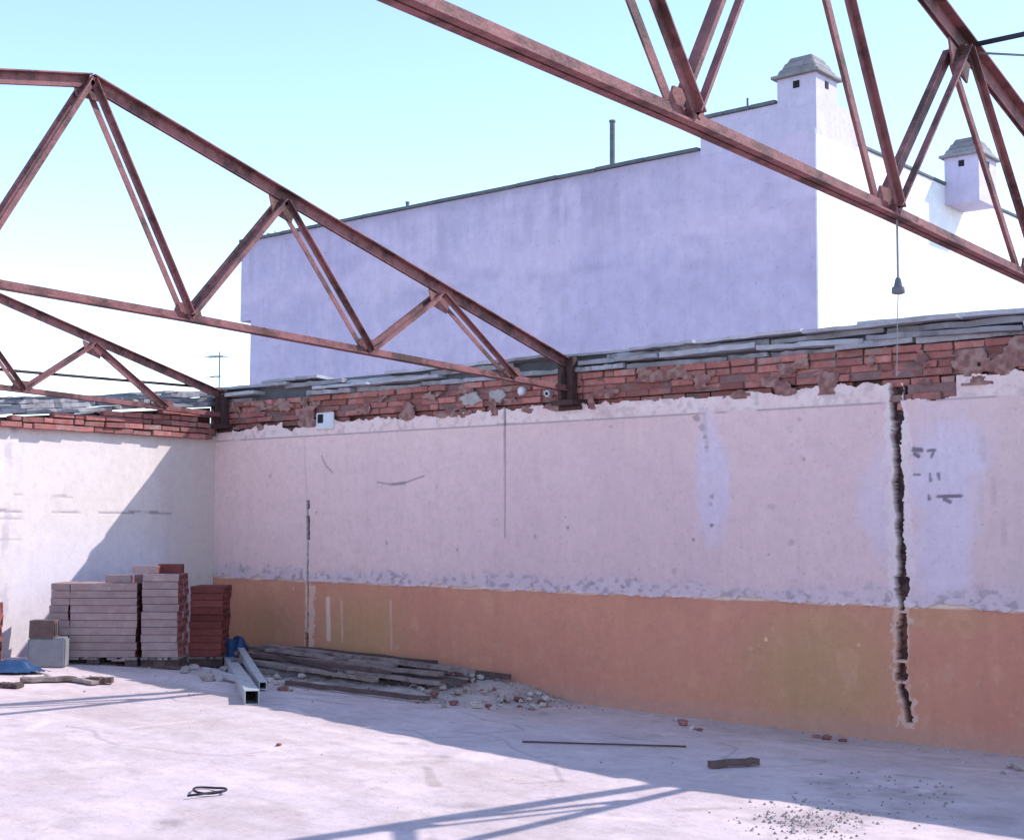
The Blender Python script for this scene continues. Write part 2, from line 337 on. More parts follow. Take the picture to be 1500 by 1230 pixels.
scratch([(740, 622), (740, 786)], .014, .65, (.16, .14, .15), .01); scratch([(740, 592), (740, 622)], .016, .8, (.14, .12, .13), .01)
scratch([(446, 640), (450, 735)], .02, .35, (.42, .38, .4)); scratch([(1032, 606), (1036, 660)], .03, .35, (.3, .28, .3))
# scrawled marks on the bluish patch
INK = (.1, .1, .13)
for pts, w in (([(1337, 658), (1350, 659)], .028), ([(1341, 665), (1346, 668)], .024), ([(1360, 660), (1369, 659), (1365, 669)], .018), ([(1339, 695), (1348, 695)], .012), ([(1363, 694), (1364, 704)], .014), ([(1375, 693), (1376, 702)], .014), ([(1361, 726), (1362, 731)], .016), ([(1374, 727), (1408, 726)], .018), ([(1384, 731), (1392, 735)], .022)):
    scratch(pts, w, .85, INK, 0)
for q in ((1455, 700), (1440, 640), (1470, 760)): scratch([(q[0], q[1]), (q[0]+2, q[1]+35)], .03, .15)
c = lerp(c, (.60, .56, .58), np.clip(halo, 0, 1)*.8); c = lerp(c, (.60, .56, .58), np.clip(halo2, 0, 1)*.6)
dk = cut | cut2
nd = fbm(X*30, Z*30, 50)
c[dk] = np.array((.055, .04, .045)); c = lerp(c, (.13, .09, .085), dk*sstep(.5, .65, nd)*.8)
dep = np.where(cut, .085+.02*(nd-.5), np.where(cut2, .05, dep))
top = 2.80+.06*(np.round(fbm(X*3.2, X*0+2, 51)*7)/7-.5)+.05*(fbm(X*11, X*0, 52)-.5)-.05*sstep(.9, .3, X)
top = np.where((X > 8.66) & (X < 9.08), 2.66+.05*(fbm(X*9, X*0, 53)-.5), top); top = np.where((X >= 9.08) & (X < 10.4), top+.03, top)
top = np.where((X > 1.2) & (X < 1.6), top-.07*(fbm(X*13, X*0, 54) > .45), top)
top = top+.04*(fbm(X*16, Z*16, 57, 5)-.5)
dep = np.where(cut, dep, dep-.008)
grid_obj('upper_plaster', X, Z, (X, dep, Z), c*np.array((1.24, 1.06, .99)), M['plaster'], keep=(Z < top) & (Z > 1.04+.035*sstep(.5, .75, fbm(X*5, X*0, 55))+.04*(fbm(X*25, Z*25, 56)-.5)), parent=lw)
# dado
X, Z = wall_grid(-.05, 1.15, .015, .0085)
na = fbm(X*.8, Z*.8, 60); nb = fbm(X*4, Z*4, 61); nc = fbm(X*14, Z*14, 62); ns = fbm(X*9, Z*.8, 63)
cut, halo, cut2, halo2 = chase(X, Z)
c = np.empty(X.shape+(3,)); c[:] = (.36, .20, .165)
c = lerp(c, (.33, .175, .155), sstep(.45, .65, na)*.6); c = lerp(c, (.38, .215, .17), sstep(.55, .75, ns)*.35)
for x0, z0, rx, rz, a in ((2.45, .52, .75, .5, .9), (1.0, .5, .6, .5, .5), (7.85, .42, .75, .55, .95), (8.9, .95, .5, .1, .4), (6.9, .25, .4, .2, .2)):
    c = lerp(c, (.31, .215, .14), np.clip(1.3*gauss(X, Z, x0, z0, rx, rz, (na-.5)*.6), 0, 1)*a)
c = lerp(c, (.25, .1, .095), sstep(8.9, 10.3, X)*.35)
c = lerp(c, (.36, .25, .22), sstep(.62, .76, nc)*.3)
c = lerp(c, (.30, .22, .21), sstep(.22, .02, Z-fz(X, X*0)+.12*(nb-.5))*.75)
pe = sstep(.69, .72, fbm(X*3.3, Z*3.3, 66, 6)); c = lerp(c, (.40, .26, .2), pe*.3)
dep = .003*(na-.5)+.0015*(nb-.5)+.002*pe
for px, py, r, a, cc in ((1122, 936, .025, .8, (.55, .45, .38)), (1112, 945, .02, .5, (.5, .42, .36)), (1100, 950, .05, .25, (.5, .4, .36)), (430, 861, .03, .5, (.45, .4, .38)), (900, 1003, .04, .35, (.45, .28, .16)), (1257, 945, .03, .7, (.5, .36, .26)), (1130, 920, .05, .25, (.5, .4, .3))):
    mark(px, py, r, a, cc, 1, 0)
for q in ((480, 878, 935, .045, .75), (572, 880, 950, .02, .3), (500, 880, 940, .02, .4)): scratch([(q[0], q[1]), (q[0]+1, q[2])], q[3], q[4], (.48, .44, .47), 0)
for i in range(60): mark(rs.uniform(340, 1490), rs.uniform(860, 1090), rs.uniform(.006, .016), rs.uniform(.1, .4), (.2, .12, .1))
c = lerp(c, (.40, .33, .33), np.clip(halo, 0, 1)*.8); c = lerp(c, (.5, .45, .47), np.clip(halo2, 0, 1)*.7)
c = lerp(c, (.45, .42, .42), sstep(1.035, 1.045, Z+.03*(nb-.5))); dk = cut | cut2; nd = fbm(X*30, Z*30, 50)
c[dk] = np.array((.055, .04, .045)); c = lerp(c, (.15, .09, .08), dk*sstep(.5, .65, nd)*.8)
dep = np.where(cut, .08+.02*(nd-.5), np.where(cut2, .05, dep))
grid_obj('dado_plaster', X, Z, (X, dep+.004, Z), c*np.array((1.68, 1.34, 1.06)), M['plaster'], parent=lw)
# exposed brick courses
def course(parent, x0, x1, z, y, seed, along='x', skip=None, end=None):
    r = random.Random(seed); p = x0-(.12 if seed % 2 else 0)
    while p < x1:
        head = r.random() < .12; me = r.choice(BH if head else BR); L = .11 if head else .235
        if p+L > x0-.01 and p+L < x1+.2 and not (skip and skip(p+L/2, z)) and r.random() > .035:
            o = link('brick', me, parent)
            yy = y+r.uniform(-.016, .02)
            if along == 'x': o.location = (p, yy, z+r.uniform(-.003, .003)); o.rotation_euler = (r.uniform(-.03, .03), r.uniform(-.012, .012), r.uniform(-.03, .03))
            else: o.location = (yy, -p, z+r.uniform(-.003, .003)); o.rotation_euler = (r.uniform(-.03, .03), r.uniform(-.012, .012), -math.pi/2+r.uniform(-.03, .03))
        p += L+.013
zz = 2.585
for k in range(8):
    if k < 2: course(lw, 8.6, 9.2, zz, .008, 100+k)
    elif k in (2, 3): course(lw, .02, 10.3, zz, .085 if k == 2 else .045, 100+k)
    else: course(lw, .02, 10.3, zz, .012-(.02 if k == 7 else 0), 100+k)
    zz += .064
Xs, Zs = np.meshgrid(np.arange(.02, 10.4, .012), np.arange(2.74, 3.10, .01), indexing='ij')
sm = fbm(Xs*5, Zs*9, 130, 6); s2 = fbm(Xs*22, Zs*22, 131)
cs = np.empty(Xs.shape+(3,)); cs[:] = (.26, .13, .115); cs = lerp(cs, (.31, .195, .17), sstep(.5, .65, s2)); cs = lerp(cs, (.16, .08, .075), sstep(.5, .3, s2)*.7)
grid_obj('mortar_smear', Xs, Zs, (Xs, -.006-.012*sstep(.58, .66, sm)-.008*(s2-.5), Zs), cs, M['plaster'], keep=sm > .585, parent=lw)
# coping slabs, in uneven layers
def slab_mesh(L, W, T, seed, m):
    r = random.Random(seed); b = MB(); n = 9; top_, bot = [], []
    fr = [(L*i/n+r.uniform(-.02, .02)*(0 < i < n), r.uniform(-.035, .02)) for i in range(n+1)]
    vs = [(x, y, 0) for x, y in fr]+[(x, y-r.uniform(-.004, .01), T*r.uniform(.85, 1.1)) for x, y in fr]+[(L, W, 0), (0, W, 0), (L, W, T), (0, W, T)]
    N = n+1; fs = [(i, i+1, N+i+1, N+i) for i in range(n)]
    fs += [tuple(range(N))[::-1]+(2*N+1, 2*N), tuple(range(N, 2*N))+(2*N+2, 2*N+3), (2*N, 2*N+1, 2*N+3, 2*N+2), (N-1, 2*N, 2*N+2, 2*N-1), (0, N, 2*N+3, 2*N+1)]
    b.add(vs, fs); return b.mesh('coping_slab', m)
r = random.Random(5)
z = 3.092
for lay, (y0, T, W, mname, Ls, miss) in enumerate(((-.02, .05, .4, 'slab', (.4, 1.1), .12), (-.05, .042, .4, 'slab_light', (.5, 1.3), .1), (.0, .05, .36, 'slab', (.5, 1.5), .16), (-.03, .032, .36, 'slab_light', (.6, 1.7), .08), (.03, .03, .3, 'slab', (.9, 1.9), .35))):
    p = -.2
    while p < WALL_X1-.4:
        L = r.uniform(*Ls)
        if r.random() > miss:
            o = link('coping_slab', slab_mesh(L-.02, W, T*r.uniform(.7, 1.1), r.random(), M[mname if r.random() < .75 else 'slab_light' if mname == 'slab' else 'slab']), lw, (p, y0+r.uniform(-.05, .05), z+r.uniform(0, .012)))
            o.rotation_euler = (r.uniform(-.07, .03), r.uniform(-.02, .02), r.uniform(-.03, .03))
        p += L
    z += T+.004
b = MB(); b.box((-.25, .09, 3.08), (WALL_X1, .34, 3.27)); b.obj('coping_bed', M['coping'], lw)

# ------------------------------------------------------------------ the end wall
ew = empty('end_wall', (0, 0, 0)); tag(ew, 'sunlit white end wall meeting the long wall in the corner behind the brick pallets', 'wall')
def etop(yy): return 3.06-.105*yy      # brick top falls away from the corner, yy = distance from corner
b = MB(); nseg = 24
prof = [(0, -.24)]+[(SPAN+.2, -.24)]+[(SPAN+.2, 2.74), (3.0, 2.74), (.0, 3.05)]
b.add([(-.125, -y, z) for y, z in prof]+[(-.3, -y, z) for y, z in prof], [(0, 1, 2, 3, 4), (9, 8, 7, 6, 5)]+[(i, (i+1) % 5, 5+(i+1) % 5, 5+i) for i in range(5)])
b.box((-.125, -SPAN-.2, -.24), (-.03, -.0, 2.45)); b.obj('masonry_core', M['mortar'], ew)
Yg, Z = np.meshgrid(np.arange(0, SPAN+.21, .02), np.arange(-.05, 2.86, .018), indexing='ij')
na = fbm(Yg*.8, Z*.8, 70); nb = fbm(Yg*4, Z*4, 71); nc = fbm(Yg*14, Z*14, 72)
c = np.empty(Yg.shape+(3,)); c[:] = (.62, .58, .54)
c = lerp(c, (.53, .47, .43), sstep(1.0, .55, Yg+.35*(nb-.5))*.9)           # darker beige strip by the corner
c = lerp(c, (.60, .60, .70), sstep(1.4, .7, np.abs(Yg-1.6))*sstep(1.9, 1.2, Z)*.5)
c = lerp(c, (.50, .46, .45), sstep(.6, .75, nc)*.25)
dep = .004*(na-.5)+.002*(nb-.5)
def eline(z0, y0, y1, w, a):
    global c, dep
    m = ((np.abs(Z-z0-.03*(fbm(Yg*2, Yg*0, 75)-.5)) < w) & (Yg > y0) & (Yg < y1))*sstep(.35, .5, fbm(Yg*3, Yg*0+2, 76)+.1)*a
    c = lerp(c, (.25, .23, .24), m); dep = dep-m*.006
eline(1.79, .6, 3.2, .011, .8); eline(1.71, 2.2, 3.2, .01, .5); eline(1.96, 1.9, 2.6, .012, .5); eline(1.5, 2.3, 3.2, .01, .4)
m = ((np.abs(Yg-2.66-.04*(fbm(Z*4, Z*0, 77)-.5)) < .04))*sstep(.45, .6, fbm(Z*5, Yg*2, 78))*.5; c = lerp(c, (.42, .38, .42), m)
m = gauss(Yg, Z, 2.62, 2.7, .05, .09, nc-.5); c = lerp(c, (.2, .17, .19), m)
top = 2.70+.05*(fbm(Yg*3, Yg*0, 79)-.5)+.02*(fbm(Yg*12, Yg*0, 80)-.5)
grid_obj('plaster', Yg, Z, (dep, -Yg, Z), c*np.array((1.1, 1.0, 1.0)), M['plaster'], keep=Z < top, parent=ew)
zz = 2.66
for k in range(6):
    lim = (3.06-zz-.06)/.105
    course(ew, .1, min(lim, 3.4), zz, -.012-.11+.1, 200+k, along='y') if lim > .2 else None
    zz += .064
r = random.Random(9)
for lay, (x0, T, off) in enumerate(((.02, .05, 0), (-.02, .05, .055), (-.06, .04, .11), (-.1, .03, .155))):
    p = -.15
    while p < 4.4:
        L = r.uniform(.6, 1.4); me = slab_mesh(L-.012, .3, T, r.random(), M['slab'])
        a = math.atan(.105)+r.uniform(-.02, .02); e = p+L
        o = link('coping_slab', me, ew); o.matrix_world = Matrix.Translation((x0+r.uniform(-.03, .03), -e, 3.075-.105*e+off)) @ Matrix.Rotation(math.pi/2, 4, 'Z') @ Matrix.Rotation(-a, 4, 'Y')
        p += L
# opposite wall carrying the far truss ends
ow = empty('side_wall', (0, -SPAN-.08, 0)); tag(ow, 'low plain plastered wall carrying the far truss ends', 'wall')
b = MB(); b.box((-.3, -SPAN-.4, -.24), (12.1, -SPAN-.12, 2.92)); b.box((14.9, -SPAN-.4, -.24), (17, -SPAN-.12, 2.92)); o = b.obj('masonry_core', M['bwhite']); o.parent = ow; o.matrix_parent_inverse = Matrix.Translation((0, SPAN+.08, 0))

# ------------------------------------------------------------------ trusses
TN = [(-.12, 3.19), (-1.81, 3.60), (-3.54, 4.085), (-5.22, 4.60)]
BN = [(-.86, 2.975), (-2.63, 3.04), (-4.38, 3.11)]
FAR = {}
for (y, z), zf in zip(TN[:3], (3.55, 3.87, 4.235)): FAR[(y, z)] = (-SPAN-y, zf)
for (y, z), zf in zip(BN, (3.225, 3.228, 3.16)): FAR[(y, z)] = (-SPAN-y, zf)
FAR[TN[3]] = TN[3]
MIR = lambda n: FAR.get(n, (-SPAN-n[0], 3.13))
def make_truss():
    t = empty('roof_truss')
    X_ = Vector((1, 0, 0)); V3 = lambda n, x=0: Vector((x, n[0], n[1]))
    def angle(name, P, Q, s, h, w, gap, th=.009, horiz='top'):
        P, Q = Vector(P), Vector(Q); d = (Q-P).normalized(); up = X_.cross(d)
        if up.z < 0: up = -up
        side = X_*s; g = gap
        if horiz == 'top': prof = [(g, -h/2), (g+th, -h/2), (g+th, h/2-th), (g+w, h/2-th), (g+w, h/2), (g, h/2)]
        else: prof = [(g, -h/2), (g+w, -h/2), (g+w, -h/2+th), (g+th, -h/2+th), (g+th, h/2), (g, h/2)]
        m = MB(); m.prism(prof, P, Q, side, up); return m.obj(name, M['steel'], t)
    tops = TN+[MIR(n) for n in TN[-2::-1]]; bots = BN+[MIR(n) for n in BN[::-1]]
    e0 = (-.02, 2.945)
    for s in (-1, 1):
        angle('top_chord', V3(TN[0])+Vector((0, .1, -.03)), V3(TN[3]), s, .085, .055, .006)
        angle('top_chord', V3(TN[3]), V3(MIR(TN[0]))+Vector((0, -.1, -.03)), s, .085, .055, .006)
        angle('bottom_chord', V3(e0), V3(BN[2]), s, .056, .038, .006, horiz='bot')
        angle('bottom_chord', V3(BN[2]), V3(MIR(BN[2])), s, .056, .038, .006, horiz='bot')
        angle('bottom_chord', V3(MIR(BN[2])), V3(MIR(BN[0])), s, .056, .038, .006, horiz='bot')
    bars = []
    for i in range(3):
        bars.append((BN[i], TN[i+1]))
        if i < 2: bars.append((TN[i+1], BN[i+1]))
    bars += [(MIR(a), MIR(b_)) for a, b_ in bars]
    for k, (a, b_) in enumerate(bars):
        P, Q = V3(a), V3(b_)
        wdt = (.04, .045, .04, .048, .045)[k % 5]
        for s in (-1, 1): angle('web_bar', P, Q, s, wdt, .036, .042, .007)
    for n in TN[1:]+[MIR(x) for x in TN[1:3]]+BN+[MIR(x) for x in BN]:
        m = MB(); y, z = n; dn = -1 if n[1] > 3.4 else 1
        pr = [(-.13, 0), (.13, 0), (.09, .10*dn), (-.09, .10*dn)] if dn > 0 else [(.13, 0), (-.13, 0), (-.09, -.12), (.09, -.12)]
        sl = 0 if dn > 0 else (.29 if y > -5.1 else (-.22 if y < -5.3 else 0))
        m.prism([(u, v-u*sl) for u, v in pr], (-.0055, y, z), (.0055, y, z), (0, 1, 0), (0, 0, 1)); m.obj('gusset_plate', M['steel'], t)
        m = MB(); m.box((-.045, y-.025, z-.022), (.045, y+.025, z+.022)); m.obj('spacer_plate', M['steel'], t)
    for y0, dz in ((-.06, 0), (-SPAN+.06, .32)):
        for s_ in (-1, 1):
            m = MB(); m.box((s_*.05-.035, y0-.035, 2.83), (s_*.05+.035, y0-.026, 3.24+dz)); m.box((s_*.085-.005, y0-.026, 2.83), (s_*.085+.005, y0+.03, 3.24+dz)); m.obj('end_post', M['steel_dark'], t)
        m = MB(); m.box((-.13, y0-.09, 2.79), (.13, y0+.075, 2.83)); m.obj('bearing_plate', M['steel_dark'], t)
        m = MB(); m.prism([(-.10, 2.84), (.055, 2.84), (.055, 3.22+dz), (-.02, 3.26+dz), (-.10, 3.05)], (-.005, y0, 0), (.005, y0, 0), (0, 1, 0), (0, 0, 1)); m.obj('gusset_plate', M['steel_dark'], t)
    return t
XB = .17
XT = (XB, 5.34, 10.626, 15.91)
LBL = ['rusty red steel roof truss standing in the corner beside the end wall', 'rusty red steel roof truss between the corner truss and the lamp truss',
       'rusty red steel roof truss with a lamp cord hanging from it', 'rusty red steel roof truss holding the free ends of the black cable']
tr = make_truss(); TRS = [tr]
for i, x in enumerate(XT):
    t = tr if i == 0 else copy_tree(tr)
    t.location = (x, 0, 0); tag(t, LBL[i], 'roof truss', 'steel trusses across the roofless hall')
for x in XT:
    b = MB(); b.box((x-.15, -SPAN-.125, 2.6), (x+.15, -SPAN+.15, 2.785)); o = b.obj('truss_corbel', M['steel_dark'], bevel=.008); o.parent = ow; o.matrix_parent_inverse = Matrix.Translation((0, SPAN+.08, 0))
    b = MB(); b.box((x-.14, -.03, 2.745), (x+.14, .1, 2.788)); b.obj('padstone', M['steel_dark'], lw, bevel=.01)

# cables on the trusses
def sag(P, Q, s, n=20): P, Q = Vector(P), Vector(Q); return [P.lerp(Q, i/n)-Vector((0, 0, s*4*(i/n)*(1-i/n))) for i in range(n+1)]
b = MB(); b.tube(sag((10.72, -3.54, 4.10), (15.8, -3.54, 4.12), .02), .014, 8); tag(b.obj('cable', M['cable'], smooth=True), 'thick black cable running between two truss nodes', 'cable')
b = MB(); b.tube(sag((10.72, -3.52, 4.06), (15.8, -2.6, 3.85), .25), .006, 6); tag(b.obj('wire', M['wire'], smooth=True), 'thin grey wire drooping below the thick black cable', 'wire')
b = MB(); b.tube(sag((.1, -.15, 3.265), (.1, -SPAN+.15, 3.265), .03), .016, 8); tag(b.obj('tie_rod', M['steel_dark'], smooth=True), 'thin dark tie rod stretched along the corner truss above the end wall', 'rod')
# hanging lamp holder
P0, P1, P2, P3 = (hit(*q, 0, XT[2]) for q in ((1314, 322), (1315, 410), (1314, 430), (1308, 550)))
lamp = empty('hanging_lamp_holder', (XT[2], P0[1], P2[2])); tag(lamp, 'bare lamp holder hanging on a grey cord from the roof truss', 'lamp holder')
dzc = float(P0[2]+.05-P2[2]); dzs = float(P1[2]-P2[2])
b = MB(); b.tube([(0, 0, dzs), (0, 0, dzc)], .0055, 6); b.obj('cord', M['wire'], lamp)
b = MB(); b.tube([(0, 0, dzs+.012), (0, 0, dzs-.0), (0, 0, dzs*.55), (0, 0, dzs*.45), (0, 0, dzs*.05), (0, 0, 0)], [.008, .014, .02, .029, .03, .022], 14); b.obj('lamp_socket', M['coping'], lamp, smooth=True)
b = MB(); b.tube([(0, 0, .01), (0, -.012, -.1), (0, -.03, float(P3[2]-P2[2]))], .0022, 5); b.obj('pull_string', M['wire'], lamp)

# ------------------------------------------------------------------ fittings on the long wall
x0, z0 = wp(478, 616)
bx = empty('junction_box', (x0, 0, z0)); tag(bx, 'whitish square junction box with a dark hole fixed below the bricks', 'junction box')
b = MB(); b.box((-.14, -.03, -.10), (.14, .0, .09)); b.obj('plate', M['white_plate'], bx, bevel=.01)
b = MB(); b.box((-.105, -.036, -.025), (-.02, -.028, .07)); b.obj('opening', M['black'], bx)
for q, w, h in (((690, 584), .30, .15), ((728, 580), .22, .17)):
    x0, z0 = wp(*q); b = MB(); r = random.Random(int(q[0])); n = 18
    pr = [(w*.5*math.cos(k*2*math.pi/n)*r.uniform(.65, 1.15), h*.5*math.sin(k*2*math.pi/n)*r.uniform(.65, 1.15)) for k in range(n)]
    b.prism(pr, (x0, -.012, z0), (x0, .03, z0), (1, 0, 0), (0, 0, 1)); b.obj('mortar_patch', M['filler'], lw, bevel=.006)
for k, q in enumerate(((767, 573), (806, 577))):
    x0, z0 = wp(*q); ins = empty('cable_insulator', (x0, -.02, z0)); tag(ins, ('round porcelain insulator on the brick band between mortar patch and truss', 'small ring insulator with dark centre right beside the truss end')[k], 'insulator')
    b = MB(); b.tube([(0, .02, 0), (0, -.02, 0), (0, -.035, 0)], [.045, .045, .03] if k == 0 else [.036, .036, .03], 14); b.obj('body', M['porcelain'], ins)
    if k: b = MB(); b.tube([(0, -.034, 0), (0, -.039, 0)], .018, 10); b.obj('hole', M['black'], ins)

# ------------------------------------------------------------------ the building behind
YB = 12.0
bl = empty('apartment_building', (0, 0, 0)); tag(bl, 'tall pale rendered apartment block with blind shaded side and white sunlit front', 'building')
XL, XN, XR = -14.72, -14.33, 1.515; ZT = 8.83; YE = 26.
# blind gable: dense coloured sheet, proud lower left notch left out
Ug, Z = np.meshgrid(np.arange(XL, XR+.001, (XR-XL)/230), np.arange(-.25, ZT+.001, (ZT+.25)/130), indexing='ij')
na = fbm(Ug*.35, Z*.35, 90); nb = fbm(Ug*1.6, Z*1.6, 91); nst = fbm(Ug*2.2, Z*.25, 92); nc = fbm(Ug*6, Z*6, 93)
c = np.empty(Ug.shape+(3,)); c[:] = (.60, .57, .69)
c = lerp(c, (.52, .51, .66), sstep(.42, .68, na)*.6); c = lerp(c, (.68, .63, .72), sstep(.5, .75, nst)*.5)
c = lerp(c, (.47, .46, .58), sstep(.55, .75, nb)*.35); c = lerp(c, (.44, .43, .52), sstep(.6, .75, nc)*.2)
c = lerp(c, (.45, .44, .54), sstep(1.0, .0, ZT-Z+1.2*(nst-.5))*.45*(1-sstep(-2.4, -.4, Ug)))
for (px, py), rx, rz in (((865, 393), .5, .12), ((1015, 388), .25, .12), ((780, 405), .4, .15), ((640, 425), .8, .1)):
    P = hit(px, py, 1, YB); c = lerp(c, (.40, .38, .50), gauss(Ug, Z, P[0], P[2], rx, rz, nb-.5)*.5)
hb = sstep(.5, 0, np.abs(Z-7.35+.5*(nst-.5))); c = lerp(c, (.70, .64, .74), hb*.45)
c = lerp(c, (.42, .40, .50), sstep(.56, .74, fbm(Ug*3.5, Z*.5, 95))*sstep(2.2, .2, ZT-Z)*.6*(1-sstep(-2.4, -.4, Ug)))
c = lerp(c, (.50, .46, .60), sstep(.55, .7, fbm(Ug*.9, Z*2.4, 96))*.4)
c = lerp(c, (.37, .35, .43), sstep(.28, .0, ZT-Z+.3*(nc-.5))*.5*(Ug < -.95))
keep = (Ug > XN-.001) | (Z > 6.75)
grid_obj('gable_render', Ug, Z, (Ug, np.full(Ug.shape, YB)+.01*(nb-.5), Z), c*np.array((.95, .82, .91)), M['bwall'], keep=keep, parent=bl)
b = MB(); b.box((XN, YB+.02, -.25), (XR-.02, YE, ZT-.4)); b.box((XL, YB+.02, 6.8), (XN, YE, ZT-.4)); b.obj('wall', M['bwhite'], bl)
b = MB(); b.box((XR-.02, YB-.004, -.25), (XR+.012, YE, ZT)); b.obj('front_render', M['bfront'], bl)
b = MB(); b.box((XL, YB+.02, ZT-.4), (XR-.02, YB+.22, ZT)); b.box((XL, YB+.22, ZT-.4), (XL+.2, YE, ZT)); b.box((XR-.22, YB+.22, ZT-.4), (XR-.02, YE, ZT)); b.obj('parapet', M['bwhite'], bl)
rr = random.Random(4); xx = XL-.06
while xx < -.98:
    L = min(rr.uniform(.7, 1.3), -.93-xx); b = MB(); b.box((0, 0, 0), (L-.012, .30, .075)); o = b.obj('coping_tile', M['coping'], bl, bevel=.008); o.location = (xx, YB-.05, ZT+rr.uniform(.002, .014)); o.rotation_euler = (0, rr.uniform(-.008, .008), 0); xx += L
yy = YB+1.7
while yy < YE-.2:
    L = rr.uniform(.8, 1.3); b = MB(); b.box((-.25, 0, 0), (.05, L-.012, .06)); o = b.obj('coping_tile', M['coping'], bl, bevel=.008); o.location = (XR, yy, ZT+rr.uniform(.002, .012)); yy += L
# raised corner parapet
b = MB(); b.box((-.93, YB-.002, ZT-.1), (XR+.014, YB+.3, 9.42)); b.box((XR-.3, YB+.3, ZT-.1), (XR+.014, YB+1.6, 9.42)); b.obj('raised_parapet', M['bwhite'], bl)
xx = -.98
while xx < .70:
    b = MB(); L = min(.58, .72-xx); b.box((0, 0, 0), (L-.01, .36, .07)); o = b.obj('coping_tile', M['coping'], bl, bevel=.008); o.location = (xx, YB-.05, 9.425+rr.uniform(0, .01)); xx += L
def chimney(x, y, z0, z1, w, d):
    ch = empty('chimney', (x, y, z0)); ch.parent = bl; h = z1-z0
    b = MB(); b.box((0, 0, 0), (w, d, h)); b.obj('stack', M['bwhite'], ch)
    b = MB(); b.box((-.09, -.09, h), (w+.09, d+.09, h+.06)); b.obj('rim', M['hood'], ch, bevel=.01)
    for k, (s, hh) in enumerate(((.03, .13), (.10, .13), (.17, .11))):   # stepped tile hood, rounded
        b = MB(); zb = h+.06+k*.125; n = 7; iw = s
        pr = []
        b.add([(-.05+iw, -.05+iw, zb), (w+.05-iw, -.05+iw, zb), (w+.05-iw, d+.05-iw, zb), (-.05+iw, d+.05-iw, zb), (iw, iw, zb+hh), (w-iw, iw, zb+hh), (w-iw, d-iw, zb+hh), (iw, d-iw, zb+hh)], [(0, 3, 2, 1), (4, 5, 6, 7), (0, 1, 5, 4), (1, 2, 6, 5), (2, 3, 7, 6), (3, 0, 4, 7)])
        b.obj('hood_tile', M['hood'], ch, bevel=.02)
    b = MB(); b.box((w*.42, -.012, h-.22), (w*.58, .03, h-.09)); b.obj('vent_hole', M['black'], ch)
    b = MB(); b.box((w-.03, d*.5-.06, h-.22), (w+.012, d*.5+.06, h-.09)); b.obj('vent_hole', M['black'], ch)
chimney(.74, YB-.006, 9.3, 9.86, .79, .8)
chimney(XR+.013, 17.55, 8.42, 9.40, .74, .95)
# things on its roof
def pole(name, px, ytop, ybot, r_, label, cat, Y=YB+.15):
    A, B_ = hit(px, ytop, 1, Y), hit(px, ybot, 1, Y); b = MB(); zb = ZT+.03-A[2]*0
    b.tube([(A[0], Y, ZT-.2), (A[0], Y, A[2])], r_, 10); b.tube([(A[0], Y, A[2]-.02), (A[0], Y, A[2]+.02)], r_*1.25, 10); return tag(b.obj(name, M['coping']), label, cat)
pole('vent_pipe', 897, 178, 245, .055, 'dark upright vent pipe rising from the apartment roof edge', 'pipe', YB+.4)
pole('vent_stub', 597, 297, 306, .04, 'short dark stub pipe on the long stretch of apartment coping', 'pipe', YB+.32)
A = hit(1095, 150, 1, YB+.2); b = MB(); b.tube([(A[0], YB+.2, 9.4), (A[0], YB+.2, A[2]+.08)], .02, 8); tag(b.obj('coping_rod', M['coping']), 'short dark rod on the raised parapet beside the corner chimney', 'rod')
def antenna(px, py_top, py_base, Y, label, size, zbase=None, m='wire'):
    A, B_ = hit(px, py_top, 1, Y), hit(px, py_base, 1, Y)
    t = empty('tv_antenna', (A[0], Y, B_[2] if zbase is None else zbase)); tag(t, label, 'antenna'); h = A[2]-t.location.z
    b = MB(); b.tube([(0, 0, 0), (0, 0, h)], .016, 8); b.obj('mast', M[m], t)
    b = MB(); b.tube([(-size, 0, h-.1), (size*.25, 0, h-.1)], .011, 6); b.obj('boom', M[m], t)
    for k in range(6):
        x = -size+k*size*.22; L = .12+.03*k; b = MB(); b.tube([(x, -L, h-.1), (x, L, h-.1)], .006, 6); b.obj('element', M[m], t)
    b = MB(); b.tube([(-size*.8, 0, h-.55), (size*.1, 0, h-.55)], .011, 6); b.obj('boom', M[m], t)
    for k in range(3):
        x = -size*.8+k*size*.4; b = MB(); b.tube([(x, -.2, h-.55), (x, .2, h-.55)], .006, 6); b.obj('element', M[m], t)
antenna(322, 515, 560, 9.0, 'thin grey television antenna with two booms beyond the corner of the walls', .42, -.25)
antenna(403, 338, 356, YB+.5, 'tiny wire antenna at the far end of the apartment roof', .2, ZT-.4)

# ------------------------------------------------------------------ brick pallets by the corner
def board_mesh(L, W, Hh, seed, mats):
    r_ = random.Random(seed); b = MB(); j = lambda: r_.uniform(-.004, .004)
    x1 = L; ring = [(0, 0), (W, 0), (W, Hh), (0, Hh)]
    b.box((0, 0, 0), (L, W, Hh))
    b.f = b.f[:]; b.m = b.m[:]
    b.m[3] = 1; b.m[5] = 1
    nh = 3; ww = W/nh
    for k in range(nh):      # hollow cells at each end
        for x, dx in ((L, .004), (0, -.004)):
            y0, y1 = k*ww+.018, (k+1)*ww-.018; z0, z1 = .017, Hh-.017
            b.add([(x+dx*.3, y0, z0), (x+dx*.3, y1, z0), (x+dx*.3, y1, z1), (x+dx*.3, y0, z1)], [(0, 1, 2, 3)], 2)
    b.v = [(x+j(), y+j(), z) for x, y, z in b.v]
    return b.mesh('clay_board', mats)
CL = [M['clay'], M['clay_red'], M['black']]; CLR = [M['clay_dark'], M['clay_dark'], M['black']]
A = fhit(203, 977)
dirx = Vector((.745, .667, 0)); ang = math.atan2(dirx.y, dirx.x)
